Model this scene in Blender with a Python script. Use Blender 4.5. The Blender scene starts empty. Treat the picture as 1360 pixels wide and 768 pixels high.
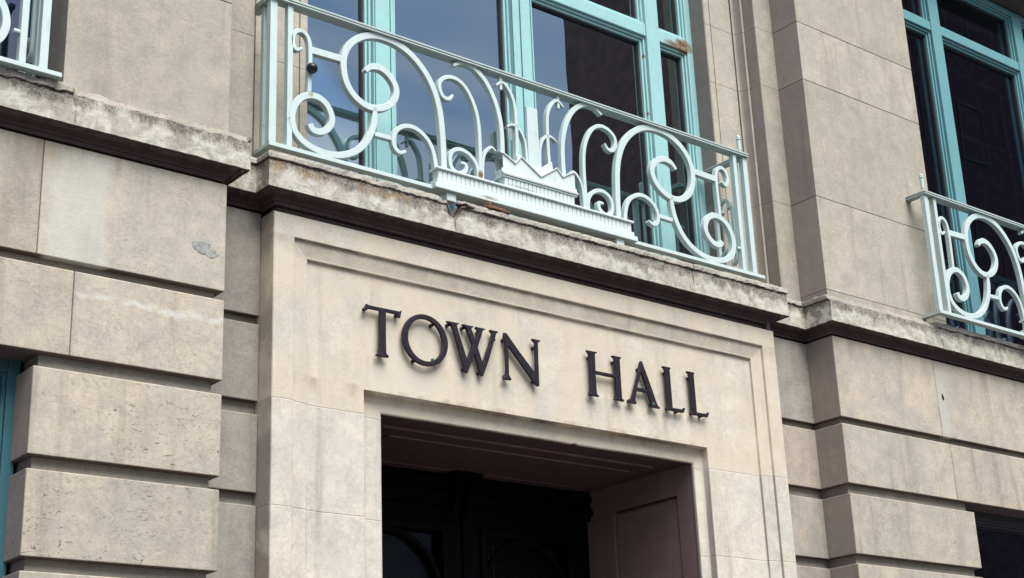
import bpy, bmesh, math, random
from mathutils import Vector, noise, Matrix
random.seed(7)
R = math.radians
sc = bpy.context.scene
COL = sc.collection

# ------------------------------------------------------------------ objects
def link(name, me, mat=None, parent=None, smooth=False):
    o = bpy.data.objects.new(name, me); COL.objects.link(o)
    if mat is not None and len(me.materials) == 0: me.materials.append(mat)
    if parent is not None: o.parent = parent
    if smooth:
        for p in me.polygons: p.use_smooth = True
    return o
def empty(name, loc=(0, 0, 0)):
    o = bpy.data.objects.new(name, None); o.location = loc; COL.objects.link(o); return o
def tag(o, label=None, cat=None, group=None, kind=None):
    if label: o['label'] = label
    if cat: o['category'] = cat
    if group: o['group'] = group
    if kind: o['kind'] = kind
    return o
def mesh_of(bm, name):
    bmesh.ops.recalc_face_normals(bm, faces=bm.faces)
    me = bpy.data.meshes.new(name); bm.to_mesh(me); bm.free(); return me
def bevel(o, w, seg=2, ang=30):
    m = o.modifiers.new('bevel', 'BEVEL'); m.width = w; m.segments = seg
    m.limit_method = 'ANGLE'; m.angle_limit = R(ang); m.harden_normals = False
    return o

# ------------------------------------------------------------------ nodes
class NT:
    def __init__(s, name):
        s.m = bpy.data.materials.new(name); s.m.use_nodes = True
        s.t = s.m.node_tree; s.t.nodes.clear()
    def n(s, typ, **k):
        nd = s.t.nodes.new(typ)
        for a, v in k.items():
            if a.startswith('i_'):
                key = a[2:]
                key = int(key) if key.isdigit() else key.replace('_', ' ')
                s.put(nd.inputs[key], v)
            else: setattr(nd, a, v)
        return nd
    def put(s, inp, v):
        if isinstance(v, bpy.types.NodeSocket): s.t.links.new(v, inp)
        elif isinstance(v, bpy.types.Node): s.t.links.new(v.outputs[0], inp)
        elif isinstance(v, (tuple, list)) and len(v) == 3 and inp.type == 'RGBA': inp.default_value = (*v, 1)
        else: inp.default_value = v
    def math(s, op, a, b=0.0, c=0.0, clamp=False):
        nd = s.n('ShaderNodeMath', operation=op); nd.use_clamp = clamp
        s.put(nd.inputs[0], a); s.put(nd.inputs[1], b); s.put(nd.inputs[2], c); return nd.outputs[0]
    def noise(s, vec, scale, detail=4, rough=.55, dist=0.0):
        nd = s.n('ShaderNodeTexNoise'); s.put(nd.inputs['Vector'], vec)
        nd.inputs['Scale'].default_value = scale; nd.inputs['Detail'].default_value = detail
        nd.inputs['Roughness'].default_value = rough; nd.inputs['Distortion'].default_value = dist
        return nd.outputs['Fac']
    def ramp(s, fac, lo, hi, a=0.0, b=1.0, smooth=True):
        nd = s.n('ShaderNodeMapRange'); nd.interpolation_type = 'SMOOTHSTEP' if smooth else 'LINEAR'
        s.put(nd.inputs[0], fac); nd.inputs[1].default_value = lo; nd.inputs[2].default_value = hi
        nd.inputs[3].default_value = a; nd.inputs[4].default_value = b; return nd.outputs[0]
    def mix(s, fac, a, b, blend='MIX'):
        nd = s.n('ShaderNodeMix', data_type='RGBA', blend_type=blend)
        s.put(nd.inputs[0], fac); s.put(nd.inputs[6], a); s.put(nd.inputs[7], b); return nd.outputs[2]
    def scale(s, vec, v):
        nd = s.n('ShaderNodeVectorMath', operation='MULTIPLY'); s.put(nd.inputs[0], vec); nd.inputs[1].default_value = v
        return nd.outputs[0]
    def xyz(s, vec):
        nd = s.n('ShaderNodeSeparateXYZ'); s.put(nd.inputs[0], vec); return nd.outputs
    def box(s, v, c, half, soft):   # 1 inside |v-c|<half, soft edge
        d = s.math('ABSOLUTE', s.math('SUBTRACT', v, c))
        return s.ramp(d, half, half + soft, 1.0, 0.0)
    def out(s, bsdf):
        o = s.n('ShaderNodeOutputMaterial'); s.t.links.new(bsdf.outputs[0], o.inputs[0]); return s.m

def principled(nt, col, rough=.6, bump=None, bstr=.3, bdist=.01, **k):
    b = nt.n('ShaderNodeBsdfPrincipled'); nt.put(b.inputs['Base Color'], col); nt.put(b.inputs['Roughness'], rough)
    for a, v in k.items(): nt.put(b.inputs[a.replace('_', ' ')], v)
    if bump is not None:
        bn = nt.n('ShaderNodeBump'); bn.inputs['Strength'].default_value = bstr; bn.inputs['Distance'].default_value = bdist
        nt.put(bn.inputs['Height'], bump); nt.t.links.new(bn.outputs[0], b.inputs['Normal'])
    return b

def stone(name, base=(.64, .575, .47), grey=(.56, .52, .45), warm=(.66, .555, .42), tone=1.0, pit=1.0,
          soot=0.0, zjoints=(), xjoints=(), extra=None, vein=.5, joint_dark=.5):
    nt = NT(name)
    geo = nt.n('ShaderNodeNewGeometry'); P = geo.outputs['Position']; N = geo.outputs['Normal']
    X, Y, Z = nt.xyz(P)
    v = nt.n('ShaderNodeVertexColor', layer_name='tone')
    tr, tg, tb = [v.outputs[0]] * 3
    sep = nt.n('ShaderNodeSeparateColor'); nt.put(sep.inputs[0], v.outputs[0])
    tval, thue, tpit = sep.outputs
    off = nt.n('ShaderNodeCombineXYZ', i_0=nt.math('MULTIPLY', tval, 37.0), i_1=nt.math('MULTIPLY', thue, 23.0), i_2=nt.math('MULTIPLY', tval, 11.0))
    pa = nt.n('ShaderNodeVectorMath', operation='ADD'); nt.put(pa.inputs[0], P); nt.put(pa.inputs[1], off); P0 = P; P = pa.outputs[0]
    n1 = nt.noise(P, 1.9, 5, .6, .6)
    n2 = nt.noise(P, 9, 6, .65, .4)
    n3 = nt.noise(P, 60, 4, .7)
    n4 = nt.noise(P, 380, 2, .6)
    c = nt.mix(nt.ramp(n1, .38, .62), base, grey)
    hz = nt.ramp(nt.math('ADD', thue, nt.math('MULTIPLY', nt.math('SUBTRACT', n2, .5), .9)), .35, .8)
    c = nt.mix(nt.math('MULTIPLY', hz, .8), c, warm)
    # mottling
    c = nt.mix(1.0, c, nt.n('ShaderNodeCombineColor', i_0=nt.ramp(n2, .25, .75, .86, 1.10), i_1=nt.ramp(n2, .25, .75, .86, 1.09), i_2=nt.ramp(n2, .25, .75, .88, 1.08)).outputs[0], 'MULTIPLY')
    c = nt.mix(1.0, c, nt.n('ShaderNodeCombineColor', i_0=nt.ramp(n3, .3, .7, .91, 1.07), i_1=nt.ramp(n3, .3, .7, .91, 1.07), i_2=nt.ramp(n3, .3, .7, .91, 1.06)).outputs[0], 'MULTIPLY')
    c = nt.mix(1.0, c, nt.n('ShaderNodeCombineColor', i_0=nt.ramp(n4, .3, .7, .93, 1.06), i_1=nt.ramp(n4, .3, .7, .93, 1.06), i_2=nt.ramp(n4, .3, .7, .93, 1.06)).outputs[0], 'MULTIPLY')
    # vertical run-off streaks
    ns = nt.noise(nt.scale(P, (9, 9, .7)), 1.0, 5, .6, .3)
    c = nt.mix(nt.ramp(ns, .52, .74, 0, .42), c, (.27, .225, .19))
    ns2 = nt.noise(nt.scale(P, (5, 5, .5)), 1.3, 4, .6, .3)
    c = nt.mix(nt.ramp(ns2, .56, .72, 0, .38), c, (.53, .52, .47))
    # travertine like dashes / fossil pits
    pv = nt.noise(nt.scale(P, (26, 26, 60)), 1.0, 4, .62, 1.6)
    pm = nt.math('MULTIPLY', nt.ramp(pv, .60, .66), nt.ramp(nt.noise(P, 3.1, 3), .40, .58))
    pm = nt.math('MULTIPLY', pm, nt.math('MULTIPLY', tpit, pit))
    c = nt.mix(nt.math('MULTIPLY', pm, .75, clamp=True), c, (.10, .085, .075))
    vn = nt.noise(nt.scale(P, (7, 7, 13)), 1.0, 6, .7, 2.2)
    vl = nt.math('MULTIPLY', nt.box(vn, .5, .005, .014), nt.math('MULTIPLY', nt.ramp(nt.noise(P, 4, 3), .40, .60), vein))
    c = nt.mix(nt.math('MULTIPLY', vl, .75), c, (.17, .145, .13))
    # painted shade: undersides and left-facing sides darkened towards purple
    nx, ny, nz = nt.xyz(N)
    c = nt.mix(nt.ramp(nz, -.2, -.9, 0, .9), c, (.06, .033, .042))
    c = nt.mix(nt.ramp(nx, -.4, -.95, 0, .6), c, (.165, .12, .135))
    # block tone
    tv = nt.math('MULTIPLY', nt.ramp(tval, 0, 1, .70, 1.30, False), tone)
    c = nt.mix(1.0, c, nt.n('ShaderNodeCombineColor', i_0=tv, i_1=tv, i_2=tv).outputs[0], 'MULTIPLY')
    hgt = nt.math('ADD', nt.math('MULTIPLY', n3, .5), nt.math('MULTIPLY', n4, .25))
    hgt = nt.math('ADD', hgt, nt.math('MULTIPLY', n2, .8))
    hgt = nt.math('SUBTRACT', hgt, nt.math('MULTIPLY', pm, .9))
    jm = None
    wob = nt.math('MULTIPLY', nt.math('SUBTRACT', nt.noise(P, 6, 3), .5), .008)
    for zj in zjoints:
        b = nt.box(nt.math('ADD', Z, wob), zj, .0008, .003); jm = b if jm is None else nt.math('MAXIMUM', jm, b)
    for xj in xjoints:
        b = nt.box(nt.math('ADD', X, wob), xj, .0012, .004); jm = b if jm is None else nt.math('MAXIMUM', jm, b)
    if jm is not None:
        jf = nt.math('MULTIPLY', jm, nt.ramp(nt.noise(P, 14, 2), .3, .6, joint_dark * .5, joint_dark * 1.4))
        c = nt.mix(nt.math('MINIMUM', jf, 1.0), c, (.09, .07, .06))
        hgt = nt.math('SUBTRACT', hgt, nt.math('MULTIPLY', jm, .8))
    if soot: c = nt.mix(soot, c, (.045, .03, .032))
    if extra: c, hgt = extra(nt, c, hgt, X, Y, Z, P0, nz)
    return nt.out(principled(nt, c, nt.ramp(n2, .2, .8, .78, .95), hgt, .45, .006, Specular_IOR_Level=.25))

def ex_cornice(nt, c, h, X, Y, Z, P, nz):
    # black lichen crust below the drip and ochre stains hanging from it
    c = nt.mix(nt.math('MULTIPLY', nt.ramp(nt.noise(P, 12, 5, .7, .5), .42, .58), nt.ramp(Z, 4.70, 4.715, .75, .15)), c, (.66, .64, .56))
    drip = nt.noise(nt.scale(P, (9, 4, .8)), 1.0, 5, .65, .6)
    top = nt.ramp(Z, 4.585, 4.70)
    dk = nt.ramp(nt.math('ADD', top, nt.math('MULTIPLY', nt.math('SUBTRACT', drip, .5), 2.2)), .50, 1.0)
    band = nt.ramp(Z, 4.718, 4.711)
    fine = nt.ramp(nt.noise(P, 120, 4, .75), .38, .62, .35, 1.0)
    c = nt.mix(nt.math('MULTIPLY', nt.math('MULTIPLY', dk, band), nt.math('MULTIPLY', fine, .85)), c, (.075, .055, .055))
    spots = nt.ramp(nt.noise(P, 95, 5, .8), .56, .66, 0, .75)
    zone = nt.ramp(nt.noise(P, 4.5, 3), .42, .6)
    c = nt.mix(nt.math('MULTIPLY', spots, zone), c, (.10, .085, .08))
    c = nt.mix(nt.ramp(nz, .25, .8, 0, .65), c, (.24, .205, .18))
    # pale crust
        # ochre
    ox = nt.ramp(X, -.72, -1.0); ox2 = nt.ramp(X, -1.9, -1.75)
    ochn = nt.ramp(nt.noise(nt.scale(P, (8, 5, 4.0)), 1.0, 6, .75, 1.2), .47, .62)
    och = nt.math('MULTIPLY', nt.math('MULTIPLY', ox, ox2), nt.math('MULTIPLY', ochn, nt.math('MULTIPLY', nt.ramp(Z, 4.61, 4.67), band)))
    c = nt.mix(nt.math('MULTIPLY', och, .8), c, (.30, .19, .06))
    och2 = nt.math('MULTIPLY', nt.ramp(nt.noise(P, 7, 4, .6, .8), .60, .72), band)
    c = nt.mix(nt.math('MULTIPLY', och2, .45), c, (.27, .19, .10))
    # mouldings under the fascia, soot and shade painted together in black-brown
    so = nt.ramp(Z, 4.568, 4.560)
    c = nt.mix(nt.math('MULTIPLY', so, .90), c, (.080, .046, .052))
    so2 = nt.math('MULTIPLY', nt.ramp(nz, -.3, -.8), .9)  # undersides darkened once more, shade put into the colour
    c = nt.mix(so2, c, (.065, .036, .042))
    return c, nt.math('ADD', h, nt.math('MULTIPLY', nt.noise(P, 35, 5, .7), 1.6))

def ex_pier(nt, c, h, X, Y, Z, P, nz):
    # pale wash on the first course of the left pier, white run on the second
    w = nt.math('MULTIPLY', nt.math('SUBTRACT', nt.noise(P, 7, 4), .5), .10)
    Xw = nt.math('ADD', X, w); Zw = nt.math('ADD', Z, w)
    a = nt.math('MULTIPLY', nt.box(Xw, -2.80, .11, .05), nt.box(Z, 4.22, .25, .02))
    c = nt.mix(nt.math('MULTIPLY', a, .55), c, (.60, .61, .57))
    zz = nt.math('ADD', Zw, nt.math('MULTIPLY', X, .02))
    b = nt.math('MULTIPLY', nt.box(zz, 3.775, .003, .020), nt.box(X, -2.43, .34, .03))
    c = nt.mix(nt.math('MULTIPLY', b, nt.ramp(nt.noise(P, 11, 5, .7), .35, .6, .15, .75)), c, (.68, .68, .64))
    g = nt.math('MULTIPLY', nt.box(Xw, 3.30, .035, .02), nt.box(Z, 4.2, .22, .03))
    c = nt.mix(nt.math('MULTIPLY', g, .55), c, (.55, .55, .51))
    # brown streaks, stronger towards the cornice
    d = nt.math('MULTIPLY', nt.ramp(Z, 4.30, 4.46), nt.ramp(nt.noise(nt.scale(P, (6, 6, 1)), 1, 4), .5, .72))
    c = nt.mix(nt.math('MULTIPLY', d, .45), c, (.27, .20, .14))
    return c, h

def ex_surround(nt, c, h, X, Y, Z, P, nz):
    n = nt.noise(P, 2.5, 4, .6, .6)
    wz = nt.math('MULTIPLY', nt.ramp(Z, 3.545, 3.553), nt.ramp(n, .36, .62, .15, .85))
    c = nt.mix(wz, c, (.69, .60, .465))
    lz = nt.math('MULTIPLY', nt.ramp(n, .52, .66), .5)
    c = nt.mix(lz, c, (.70, .67, .59))
    # grey bloom on top cove
    g = nt.math('MULTIPLY', nt.ramp(Z, 4.26, 4.36), nt.ramp(Z, 4.375, 4.36))
    c = nt.mix(nt.math('MULTIPLY', g, nt.ramp(nt.noise(P, 9, 4, .7), .35, .65, .1, .5)), c, (.25, .225, .21))
    # rust and lime runs above the opening
    r = nt.math('MULTIPLY', nt.math('MULTIPLY', nt.ramp(Z, 3.59, 3.68), nt.ramp(Z, 3.70, 3.68)), nt.ramp(nt.noise(nt.scale(P, (8, 8, .6)), 1.2, 4), .48, .68))
    c = nt.mix(nt.math('MULTIPLY', r, .45), c, (.33, .23, .15))
    # greenish streak below the letters
    gs = nt.math('MULTIPLY', nt.math('MULTIPLY', nt.ramp(Z, 3.66, 3.83), nt.ramp(Z, 3.86, 3.84)), nt.ramp(nt.noise(nt.scale(P, (11, 11, .6)), 1.1, 4), .52, .7))
    c = nt.mix(nt.math('MULTIPLY', gs, .3), c, (.36, .40, .35))
    return c, h

ZJ = (5.457, 6.31, 6.748, 7.35)
M = {}
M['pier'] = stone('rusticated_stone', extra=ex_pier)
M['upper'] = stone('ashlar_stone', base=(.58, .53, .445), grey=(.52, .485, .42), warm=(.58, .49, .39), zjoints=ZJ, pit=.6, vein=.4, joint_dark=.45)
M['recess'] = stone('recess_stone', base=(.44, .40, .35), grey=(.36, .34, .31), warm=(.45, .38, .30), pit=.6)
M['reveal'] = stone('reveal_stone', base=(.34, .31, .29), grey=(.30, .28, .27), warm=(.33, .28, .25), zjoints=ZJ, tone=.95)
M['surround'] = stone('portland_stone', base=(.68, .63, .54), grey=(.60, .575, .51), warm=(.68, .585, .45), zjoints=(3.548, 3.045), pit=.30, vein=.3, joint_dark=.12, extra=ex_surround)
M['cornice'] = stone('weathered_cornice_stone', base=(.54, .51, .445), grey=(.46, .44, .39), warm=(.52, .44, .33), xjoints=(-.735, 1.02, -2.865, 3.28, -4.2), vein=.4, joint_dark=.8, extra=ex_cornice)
M['lining'] = stone('shade_tinted_lining_stone', base=(.42, .26, .235), grey=(.36, .235, .22), warm=(.44, .28, .235), pit=.3, vein=.3)  # doorway shade put into the maroon-brown base colour

def paint(name, col, dirt=(.28, .27, .24), amount=.35, rough=.42, rust=.0, zr=None, bstr=.12, spots=()):
    nt = NT(name); geo = nt.n('ShaderNodeNewGeometry'); P = geo.outputs['Position']
    X, Y, Z = nt.xyz(P); nx, ny, nz = nt.xyz(geo.outputs['Normal'])
    n1 = nt.noise(P, 14, 5, .65, .4); n2 = nt.noise(P, 120, 4, .7)
    c = nt.mix(nt.ramp(n1, .3, .7, 0, .5), col, tuple(x * .86 for x in col))
    c = nt.mix(nt.ramp(n2, .58, .74, 0, amount), c, dirt)
    c = nt.mix(nt.ramp(nz, -.2, -.9, 0, .80), c, tuple(x * .40 for x in col))  # undersides here and left sides next: shade painted into the coat
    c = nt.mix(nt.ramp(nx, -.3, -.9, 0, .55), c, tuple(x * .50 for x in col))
    if rust:
        rm = nt.math('MULTIPLY', nt.ramp(nt.noise(P, 22, 5, .7, .8), .60, .70), nt.ramp(nt.noise(P, 3.3, 3), .48, .62))
        if zr: rm = nt.math('MULTIPLY', rm, nt.ramp(Z, zr[0], zr[1]))
        c = nt.mix(nt.math('MULTIPLY', rm, rust), c, (.30, .12, .035))
    c = nt.mix(nt.ramp(nt.noise(nt.scale(P, (30, 30, 5)), 1.0, 5, .7), .56, .72, 0, .30), c, dirt)
    for (sx, sz, rx, rz, st) in spots:
        d = nt.math('ADD', nt.math('POWER', nt.math('DIVIDE', nt.math('SUBTRACT', X, sx), rx), 2.0), nt.math('POWER', nt.math('DIVIDE', nt.math('SUBTRACT', Z, sz), rz), 2.0))
        d = nt.math('ADD', d, nt.math('MULTIPLY', nt.math('SUBTRACT', nt.noise(P, 26, 5, .75), .5), 2.6))
        c = nt.mix(nt.ramp(d, 1.1, .35, 0, st), c, (.26, .13, .045))
        c = nt.mix(nt.ramp(d, .3, -.1, 0, st), c, (.06, .03, .02))
    return nt.out(principled(nt, c, nt.ramp(n1, .3, .7, rough, rough + .2), nt.math('ADD', n2, n1), bstr, .002, Specular_IOR_Level=.4))
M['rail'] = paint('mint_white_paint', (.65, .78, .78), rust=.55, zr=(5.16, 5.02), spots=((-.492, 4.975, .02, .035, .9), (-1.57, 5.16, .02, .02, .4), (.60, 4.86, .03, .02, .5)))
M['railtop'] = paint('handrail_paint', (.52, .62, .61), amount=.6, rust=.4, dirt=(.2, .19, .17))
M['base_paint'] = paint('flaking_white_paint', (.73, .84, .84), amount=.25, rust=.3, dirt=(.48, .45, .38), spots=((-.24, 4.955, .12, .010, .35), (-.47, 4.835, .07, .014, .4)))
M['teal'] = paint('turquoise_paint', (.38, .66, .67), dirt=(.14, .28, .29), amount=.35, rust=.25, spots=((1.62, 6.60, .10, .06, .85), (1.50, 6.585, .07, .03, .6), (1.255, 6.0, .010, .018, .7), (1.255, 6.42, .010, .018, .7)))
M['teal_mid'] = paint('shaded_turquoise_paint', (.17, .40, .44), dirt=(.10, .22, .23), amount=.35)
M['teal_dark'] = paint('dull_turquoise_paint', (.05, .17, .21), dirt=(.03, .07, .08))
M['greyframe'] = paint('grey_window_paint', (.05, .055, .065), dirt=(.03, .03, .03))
def simple(name, col, rough=.5, nscale=30, var=.25, **k):
    nt = NT(name); P = nt.n('ShaderNodeNewGeometry').outputs['Position']
    n = nt.noise(P, nscale, 5, .6)
    c = nt.mix(nt.ramp(n, .3, .7), tuple(x * (1 - var) for x in col), tuple(x * (1 + var) for x in col))
    return nt.out(principled(nt, c, rough, n, .2, .004, **k))
M['letter'] = simple('bronze_black_metal', (.020, .015, .026), .5, 60, .4, Specular_IOR_Level=.3)
M['verdigris'] = simple('verdigris', (.05, .12, .11), .8, 90, .4)
M['black'] = simple('black_rubber', (.008, .008, .014), .3, 40)
M['door'] = simple('black_door_paint', (.0035, .003, .0045), .6, 20, .3, Specular_IOR_Level=.12)
M['sash_dark'] = simple('dark_sash_strip', (.018, .014, .020), .7)
M['innerframe'] = simple('inner_sash_paint', (.13, .12, .17), .5)
M['interior'] = simple('dim_interior', (.030, .018, .022), .9, 4, .3)
M['net'] = simple('blue_grey_net_blind', (.17, .23, .32), .9, 5, .12)
M['curtain'] = simple('mauve_blind_fabric', (.26, .22, .33), .9, 6, .15)
M['rust'] = simple('rusty_iron', (.20, .11, .07), .9, 80, .5)
M['patch'] = simple('grey_mortar', (.34, .345, .335), .95, 50, .3)
M['asphalt'] = simple('asphalt', (.05, .05, .052), .9, 80, .3)
M['pavement'] = simple('pavement_slabs', (.26, .25, .235), .85, 9, .2)
M['white'] = simple('white_paper', (.75, .77, .78), .6, 20, .05)

def glass(name, tint=(.80, .82, .86), fmin=.36, k=1.0, gcol=(.80, .96, 1.0)):
    nt = NT(name)
    tr = nt.n('ShaderNodeBsdfTransparent'); nt.put(tr.inputs[0], tint)
    gl = nt.n('ShaderNodeBsdfGlossy'); nt.put(gl.inputs[0], gcol); gl.inputs['Roughness'].default_value = 0.0
    P = nt.n('ShaderNodeNewGeometry').outputs['Position']
    bn = nt.n('ShaderNodeBump'); bn.inputs['Strength'].default_value = .10; bn.inputs['Distance'].default_value = .01
    nt.put(bn.inputs['Height'], nt.noise(P, 1.2, 1)); nt.t.links.new(bn.outputs[0], gl.inputs['Normal'])
    fr = nt.n('ShaderNodeFresnel'); fr.inputs[0].default_value = 1.5
    f = nt.math('ADD', nt.math('MULTIPLY', fr.outputs[0], k), fmin, clamp=True)
    mx = nt.n('ShaderNodeMixShader'); nt.put(mx.inputs[0], f)
    nt.t.links.new(tr.outputs[0], mx.inputs[1]); nt.t.links.new(gl.outputs[0], mx.inputs[2])
    return nt.out(mx)
M['glass'] = glass('window_glass')
M['glass_door'] = glass('door_glass', fmin=.0, k=.06)
M['glass_dim'] = glass('dusty_window_glass', fmin=.09, k=.8, gcol=(.7, .8, .95))

# ------------------------------------------------------------------ geometry helpers
def layer(bm):
    return bm.loops.layers.color.get('tone') or bm.loops.layers.color.new('tone')
def box(bm, x0, x1, y0, y1, z0, z1, tone=None):
    vs = [bm.verts.new((x, y, z)) for x in (x0, x1) for y in (y0, y1) for z in (z0, z1)]
    fs = [(0, 1, 3, 2), (4, 6, 7, 5), (0, 4, 5, 1), (2, 3, 7, 6), (0, 2, 6, 4), (1, 5, 7, 3)]
    out = []
    for f in fs: out.append(bm.faces.new([vs[i] for i in f]))
    if tone is not None:
        L = layer(bm)
        for f in out:
            for l in f.loops: l[L] = (*tone, 1)
    return out
def settone(me, tone):
    a = me.color_attributes.get('tone') or me.color_attributes.new('tone', 'BYTE_COLOR', 'CORNER')
    for d in a.data: d.color_srgb = (*tone, 1)
def boxobj(name, dims, mat, parent, bev=.003):
    bm = bmesh.new()
    for d in dims: box(bm, *d)
    o = link(name, mesh_of(bm, name), mat, parent)
    if bev: bevel(o, bev)
    return o
def tn(v=.6, h=.4, p=.8, dv=.12, dh=.25):
    return (min(1, max(0, v + random.uniform(-dv, dv))), min(1, max(0, h + random.uniform(-dh, dh))), min(1, max(0, p)))

def frame_sweep(bm, half, ztop, zbot, prof, tone=(.7, .4, .3), xc=0.0):
    """sweeps (inset, y) round the left side, top and right side of an opening"""
    rings = []
    for d, y in prof:
        h = half - d
        rings.append([bm.verts.new(p) for p in ((xc - h, y, zbot), (xc - h, y, ztop - d), (xc + h, y, ztop - d), (xc + h, y, zbot))])
    L = layer(bm)
    for a, b in zip(rings, rings[1:]):
        for i in range(3):
            f = bm.faces.new((a[i], a[i + 1], b[i + 1], b[i]))
            for l in f.loops: l[L] = (*tone, 1)

# ------------------------------------------------------------------ TOWN HALL
hall = empty('town_hall', (0, .5, 0))
tag(hall, 'pale stone town hall front with banded piers, stone door surround and turquoise windows', 'building')
def hp(o):  # parent keeping world place
    o.parent = hall; o.matrix_parent_inverse = Matrix.Translation(hall.location).inverted(); return o

PY = -.10; RY = .12
XL, XR = -2.08, 2.212
COURSES = [(3.972, 4.50), (3.552, 3.930), (3.118, 3.489), (2.706, 3.060), (2.28, 2.65), (1.86, 2.225), (1.44, 1.805), (1.02, 1.385), (.60, .965), (.15, .545)]
def rustic(name, segs, y, depth, mat, back, ends=(0, 0)):
    """banded masonry: segs(course index) -> list of x ranges, channels set back by depth"""
    bm = bmesh.new()
    for i, (z0, z1) in enumerate(COURSES):
        for j, (x0, x1, t) in enumerate(segs(i)):
            box(bm, x0 + .0009, x1 - .0009, y, back, z0, z1, t)
    o = link(name, mesh_of(bm, name), mat); bevel(o, .006, 3); hp(o)
    return o
def channel(name, rng, y, mat, back):
    for i, (z0, z1) in enumerate(COURSES[:-1]):
        bm = bmesh.new(); x0, x1 = rng(i)
        box(bm, x0, x1, y, back, COURSES[i + 1][1] + .001, z0 - .001, tn(.42, .35, .3, .05))  # channel stone toned darker, shade of the gaps painted in
        hp(link(name, mesh_of(bm, name), mat))
def seg_left(i):  # outer blocks toned darker, dimming towards the view corners painted in
    if i == 0: return [(-6.2, -4.25, tn(.5)), (-4.25, -2.965, (.47, .55, .4)), (-2.965, XL, (.68, .62, .3))]
    if i == 1: return [(-6.2, -4.0, tn(.5)), (-4.0, -2.795, (.56, .50, .5)), (-2.795, XL, (.66, .66, .4))]
    return [(-2.948, XL, [(.60, .22, 1.0), (.52, .20, 1.0), (.5, .2, .8)][min(i - 2, 2)])]
def seg_right(i):  # right-hand blocks likewise, corner dimming put into their tone
    if i == 0: return [(XR, 3.244, (.64, .70, .25)), (3.244, 4.5, (.60, .50, .4)), (4.5, 7.5, tn(.5))]
    if i == 1: return [(XR, 3.314, (.62, .40, .3)), (3.314, 4.7, (.52, .25, .5)), (4.7, 7.5, tn(.5))]
    return [(XR, 3.479, [(.55, .30, .7), (.52, .2, .6), (.5, .2, .6)][min(i - 2, 2)])]
rustic('pier', seg_left, PY, .05, M['pier'], .35)
rustic('pier', seg_right, PY, .05, M['pier'], .35)
channel('channel', lambda i: (-6.2 if i == 0 else -2.948 + .036, XL - .034), PY + .040, M['recess'], .35)
channel('channel', lambda i: (XR + .034, 7.5 if i == 0 else 3.479 - .036), PY + .040, M['recess'], .35)
# recessed strips beside the door surround
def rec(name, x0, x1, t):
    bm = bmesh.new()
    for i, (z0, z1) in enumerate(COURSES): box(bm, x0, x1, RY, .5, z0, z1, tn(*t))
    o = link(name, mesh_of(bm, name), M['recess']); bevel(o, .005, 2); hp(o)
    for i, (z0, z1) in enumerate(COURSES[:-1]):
        bm = bmesh.new(); box(bm, x0, x1, RY + .035, .5, COURSES[i + 1][1] + .001, z0 - .001, (.3, .3, .3))  # darker tone paints in the shade of these gaps
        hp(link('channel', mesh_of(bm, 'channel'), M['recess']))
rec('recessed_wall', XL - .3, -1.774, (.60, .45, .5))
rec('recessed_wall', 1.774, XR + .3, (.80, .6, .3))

# door surround
bm = bmesh.new()
prof = [(0, .30), (0, .004), (.004, 0), (.113, 0), (.116, .003), (.116, .016), (.121, .0165), (.135, .017), (.15, .0185), (.165, .021), (.18, .024), (.192, .0265), (.200, .0272), (.203, .029), (.203, .042), (.206, .044),
        (.582, .060), (.585, .063), (.585, .098), (.588, .101), (.684, .101), (.688, .105)]
# the letter field is taller than wide: sweep in two goes
frame_sweep(bm, 1.772, 4.478, 0.0, prof[:16], (.78, .45, .25))
half1, zt1 = 1.772 - .206, 4.478 - .206
# field
def ring(bm, pts): return [bm.verts.new(p) for p in pts]
a = ring(bm, [(-half1, .044, 0), (-half1, .044, zt1), (half1, .044, zt1), (half1, .044, 0)])
zs = 3.692; hs = 1.19
prev = a; L = layer(bm)
for (h, zt, y, xc) in ((1.190, 3.672, .044, -.045), (1.187, 3.669, .047, -.045), (1.187, 3.669, .088, -.045), (1.184, 3.666, .091, -.045), (1.090, 3.588, .101, -.012), (1.085, 3.583, .105, -.010), (1.085, 3.583, .118, -.010)):
    cur = ring(bm, [(xc - h, y, 0), (xc - h, y, zt), (xc + h, y, zt), (xc + h, y, 0)])
    for i in range(3):
        f = bm.faces.new((prev[i], prev[i + 1], cur[i + 1], cur[i]))
        for l in f.loops: l[L] = (.82, .55, .2, 1)
    prev = cur
# top cap
f = bm.faces.new(ring(bm, [(-1.772, .004, 4.478), (1.772, .004, 4.478), (1.772, .30, 4.478), (-1.772, .30, 4.478)]))
for l in f.loops: l[L] = (.6, .4, .3, 1)
hp(link('door_surround', mesh_of(bm, 'door_surround'), M['surround']))
# tiny chips along the arris of the lintel
for k in range(7):
    bm = bmesh.new()
    x = .17 if k == 0 else random.uniform(-1.0, 1.0); q_ = .02 if k == 0 else random.uniform(.006, .012)
    bmesh.ops.create_icosphere(bm, subdivisions=1, radius=q_, matrix=Matrix.Translation((x, .108, 3.587)) @ Matrix.Diagonal((1.6, .5, .45, 1)))
    hp(link('chip', mesh_of(bm, 'chip'), M['lining']))

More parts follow.
